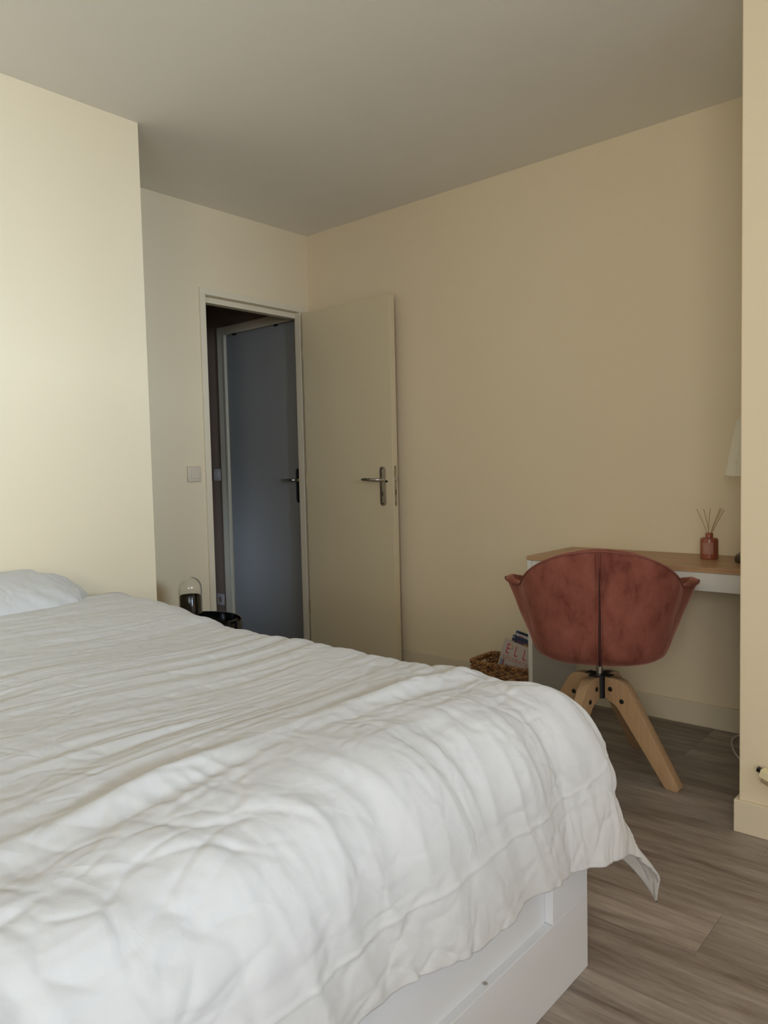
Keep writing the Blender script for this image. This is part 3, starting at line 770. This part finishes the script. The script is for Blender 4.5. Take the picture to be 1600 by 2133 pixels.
for a_ in angs:
    lg = MB().prism(LP, 0.036, 'y', 0.0, 0.0025).build('leg', M['beech'], ch, 30)
    lg.rotation_euler = (0, 0, a_)
    for rz_, (pr_, pz_) in enumerate(((0.052, 0.304), (0.096, 0.268))):
        for sd in (-1, 1):
            MB().lathe([(0.0085, 0.0), (0.0085, 0.0015), (0.007, 0.0025)], n=16).xf(Matrix.Translation((pr_, sd * 0.018, pz_)) @ Matrix.Rotation(-sd * PI / 2, 4, 'X')).build('bolt_cap', M['black'], lg, 40)

# ------------------------------------------------------------------ wicker basket
bkx0, bkx1, bky0, bky1, bkh = 1.295, 1.705, 2.960, 3.165, 0.178
bcx, bcy = (bkx0 + bkx1) / 2, (bky0 + bky1) / 2; hx, hy = (bkx1 - bkx0) / 2, (bky1 - bky0) / 2
bk = tag(empty('wicker_basket', (bcx, bcy, 0)), 'brown wicker basket holding magazines on the floor left of the desk', 'basket')


def rrect(t, ins=0.0, rc=0.03):
    """point on a rounded rectangle at perimeter fraction t"""
    a_, b_ = hx - ins, hy - ins; segs = [2 * (a_ - rc), PI / 2 * rc, 2 * (b_ - rc), PI / 2 * rc] * 2; Lt = sum(segs); s = (t % 1) * Lt
    pos = [(-a_ + rc, -b_), None, (a_, -b_ + rc), None, (a_ - rc, b_), None, (-a_, b_ - rc), None]
    dirs = [(1, 0), None, (0, 1), None, (-1, 0), None, (0, -1), None]
    cen = [None, (a_ - rc, -b_ + rc, -PI / 2), None, (a_ - rc, b_ - rc, 0), None, (-a_ + rc, b_ - rc, PI / 2), None, (-a_ + rc, -b_ + rc, PI)]
    nd = [(0, -1), None, (1, 0), None, (0, 1), None, (-1, 0), None]
    for i, L_ in enumerate(segs):
        if s <= L_ + 1e-9:
            if i % 2 == 0: return (pos[i][0] + dirs[i][0] * s, pos[i][1] + dirs[i][1] * s, nd[i][0], nd[i][1])
            g = cen[i][2] + s / rc; return (cen[i][0] + rc * math.cos(g), cen[i][1] + rc * math.sin(g), math.cos(g), math.sin(g))
        s -= L_
    return rrect(0, ins, rc)


NST = 46; rows = 17; rh = 0.0092
wv = MB(); random.seed(7)
for k_ in range(rows):
    z = 0.006 + k_ * rh; run = []
    runs = []
    for i in range(NST * 4 + 1):
        t = i / (NST * 4); x, y_, nx_, ny_ = rrect(t)
        inhole = (x < -hx + 0.012 and abs(y_) < 0.048 and rows - 5 <= k_ <= rows - 2) or (x > hx - 0.012 and abs(y_) < 0.048 and rows - 5 <= k_ <= rows - 2)
        if inhole:
            if len(run) > 2: runs.append(run)
            run = []; continue
        w_ = 0.0042 * math.cos(PI * t * NST + (k_ % 2) * PI); run.append((x + nx_ * w_, y_ + ny_ * w_, z + 0.0012 * math.sin(i * 1.7 + k_ * 2.3)))
    if len(run) > 2: runs.append(run)
    for rn in runs: wv.tube(rn, 0.0044, 5)
o = wv.build('weave', M['wicker'], bk, 60); o['kind'] = 'stuff'
st = MB()
for i in range(NST):
    x, y_, nx_, ny_ = rrect((i + 0.5) / NST)
    if abs(x) > hx - 0.012 and abs(y_) < 0.045: st.tube([(x, y_, 0.0), (x, y_, 0.105)], 0.003, 5)
    else: st.tube([(x, y_, 0.0), (x, y_, bkh - 0.01)], 0.003, 5)
o = st.build('stakes', M['wicker'], bk, 60); o['kind'] = 'stuff'
for ph in (0, PI):
    MB().tube([(rrect(t)[0] + rrect(t)[2] * 0.006 * math.cos(t * 60 * PI + ph), rrect(t)[1] + rrect(t)[3] * 0.006 * math.cos(t * 60 * PI + ph), bkh - 0.010 + 0.006 * math.sin(t * 60 * PI + ph)) for t in np.linspace(0, 1, 400, endpoint=False)], 0.0062, 6, True).build('braided_rim', M['wicker'], bk, 60)
MB().box(-hx + 0.006, hx - 0.006, -hy + 0.006, hy - 0.006, 0.001, 0.006).build('bottom', M['wicker'], bk)


# ------------------------------------------------------------------ magazines
def text_mesh(body, size, mat, parent, loc, sx=1.0, name='title_lettering', spacing=1.0, bold=0.0):
    c = bpy.data.curves.new('lettering', 'FONT'); c.body = body; c.size = size; c.extrude = 0.0002; c.space_character = spacing; c.offset = bold
    c.align_x = 'LEFT'; c.align_y = 'BOTTOM_BASELINE'
    t = bpy.data.objects.new('lettering', c); COL.objects.link(t)
    dg = bpy.context.evaluated_depsgraph_get(); me = bpy.data.meshes.new_from_object(t.evaluated_get(dg))
    bpy.data.objects.remove(t, do_unlink=True)
    me.transform(Matrix.Rotation(PI / 2, 4, 'X') @ Matrix.Diagonal((sx, 1, 1, 1)))
    me.materials.clear(); me.materials.append(mat)
    o = bpy.data.objects.new(name, me); COL.objects.link(o); o.parent = parent; o.location = loc
    return o


MWm, MHm = 0.215, 0.232
paper = flat('page_edge_paper', (0.62, 0.58, 0.50))


def magazine(tl, tilt, lean, yaw, cover, label):
    """tl: world position of the top left cover corner; local x right, z up, front faces -Y, origin at that corner"""
    o = empty('magazine', tl); o.rotation_mode = 'XYZ'
    o.rotation_euler = (lean, tilt, yaw)
    MB().box(0, MWm, 0.0, 0.0012, -MHm, 0, 0).build('cover', cover, o)
    MB().box(0.001, MWm - 0.002, 0.0013, 0.0075, -MHm + 0.002, -0.002, 0).build('pages', paper, o)
    MB().box(0, MWm, 0.0076, 0.0086, -MHm, 0, 0).build('back_cover', cover, o)
    return tag(o, label, 'magazine')


pink = flat('pink_title_print', (0.52, 0.05, 0.13)); redt = flat('fine_red_print', (0.42, 0.12, 0.10)); gold = flat('round_gold_ornament', (0.42, 0.30, 0.20)); goldhi = flat('gold_ornament_centre', (0.62, 0.46, 0.32))
tl_ = math.radians(13)
m1 = magazine((1.457, 3.025, 0.288), tl_, math.radians(-9), 0, flat('pale_beige_cover', (0.50, 0.43, 0.38)), 'pale magazine with pink ELLE title at the front of the basket')
for ch_, x_ in (('E', 0.020), ('L', 0.066), ('L', 0.112), ('E', 0.158)):
    text_mesh(ch_, 0.070, pink, m1, (x_, -0.0004, -0.062), 0.62, 'title_letter')
text_mesh('DÉCORATION', 0.027, redt, m1, (0.014, -0.0004, -0.090), 0.86, 'subtitle_lettering', 1.15)
MB().lathe([(0.0, 0), (0.012, 0), (0.012, 0.0005), (0.0, 0.0005)], n=24, cap0=False, cap1=False).xf(Matrix.Translation((0.046, -0.0003, -0.026)) @ Matrix.Rotation(PI / 2, 4, 'X')).build('cover_ornament', gold, m1)
MB().lathe([(0.0, 0), (0.0065, 0), (0.0065, 0.0003), (0.0, 0.0003)], n=24, cap0=False, cap1=False).xf(Matrix.Translation((0.0455, -0.0009, -0.025)) @ Matrix.Rotation(PI / 2, 4, 'X')).build('cover_ornament', goldhi, m1)
MB().tube([(0.036 + 0.014 * math.cos(t_) + 0.010, -0.0006, -0.006 + 0.012 * math.sin(t_)) for t_ in np.linspace(0, PI, 12)], 0.0010, 5).build('cover_ornament', flat('ochre_band', (0.42, 0.34, 0.16)), m1)
MB().box(0.008, 0.024, -0.0006, 0, -0.128, -0.094).build('cover_photo', flat('blue_grey_print', (0.22, 0.25, 0.33)), m1)
MB().box(0.022, 0.028, -0.0009, 0, -0.126, -0.094).build('cover_photo', flat('crimson_print', (0.33, 0.04, 0.06)), m1)
MB().box(0.034, 0.072, -0.0006, 0, -0.124, -0.110).build('cover_photo', flat('grey_caption', (0.28, 0.26, 0.24)), m1)
MB().tube([(0.10 + 0.028 * math.cos(t_), -0.0005, -0.132 + 0.035 * math.sin(t_)) for t_ in np.linspace(0, PI, 14)], 0.0007, 4).build('cover_drawing', flat('grey_line_drawing', (0.22, 0.17, 0.15)), m1)
m2 = magazine((1.482, 3.060, 0.303), math.radians(13), math.radians(-9), 0, flat('navy_cover', (0.025, 0.03, 0.085)), 'navy blue magazine in the middle of the basket')
MB().box(0.004, 0.010, -0.0006, 0, -0.014, -0.006).build('cover_print', flat('white_small_print', (0.5, 0.5, 0.5)), m2)
MB().box(0.030, MWm, -0.0006, 0, -0.06, -0.018).build('cover_photo', flat('plum_photo', (0.10, 0.05, 0.09)), m2)
MB().lathe([(0.0, 0), (0.014, 0), (0.014, 0.0005), (0.0, 0.0005)], n=24, cap0=False, cap1=False).xf(Matrix.Translation((0.078, -0.0008, -0.034)) @ Matrix.Rotation(PI / 2, 4, 'X')).build('cover_photo', flat('ochre_photo', (0.34, 0.20, 0.05)), m2)
m3 = magazine((1.478, 3.095, 0.316), math.radians(11), math.radians(-7), 0, flat('blue_cover', (0.05, 0.11, 0.25)), 'blue and white magazine standing rearmost in the basket')
MB().box(0.014, MWm, -0.0006, 0, -0.010, -0.0003).build('cover_band', flat('black_band', (0.01, 0.01, 0.02)), m3)
MB().box(0.004, MWm, -0.0007, 0, -0.050, -0.0105).build('cover_print', flat('white_cover_print', (0.55, 0.52, 0.50)), m3)
rbx = MB()
for q in ((0.022, 0.044, -0.020, -0.017), (0.022, 0.025, -0.034, -0.017), (0.041, 0.044, -0.034, -0.017), (0.022, 0.044, -0.034, -0.031)): rbx.box(q[0], q[1], -0.0011, -0.0006, q[2], q[3])
rbx.build('cover_print', flat('dark_red_box_print', (0.30, 0.03, 0.04)), m3)
text_mesh('A T', 0.022, flat('navy_print', (0.03, 0.03, 0.07)), m3, (0.052, -0.0010, -0.036), 0.9, 'title_lettering')

# ------------------------------------------------------------------ pale bar leaning in from the right edge
p0 = Vector((2.757, 2.300, 0.208)); p1 = Vector((3.350, 2.190, 0.013))
bar = tag(empty('wooden_bar', tuple(p1)), 'pale yellow wooden bar with black end cap, jutting in at the right edge', 'bar')
dv = (p0 - p1); L_ = dv.length; Rm = dv.to_track_quat('X', 'Z').to_matrix().to_4x4()
MB().box(0, L_ - 0.012, -0.012, 0.012, -0.006, 0.018, 0.0015).xf(Rm).build('bar', M['bar'], bar)
MB().box(0, L_ - 0.022, -0.012, 0.012, -0.018, -0.0065, 0.0015).xf(Rm).build('lower_strip', M['barside'], bar)
MB().box(L_ - 0.014, L_, -0.007, 0.007, 0.002, 0.014, 0.001).xf(Rm).build('end_cap', M['black'], bar)
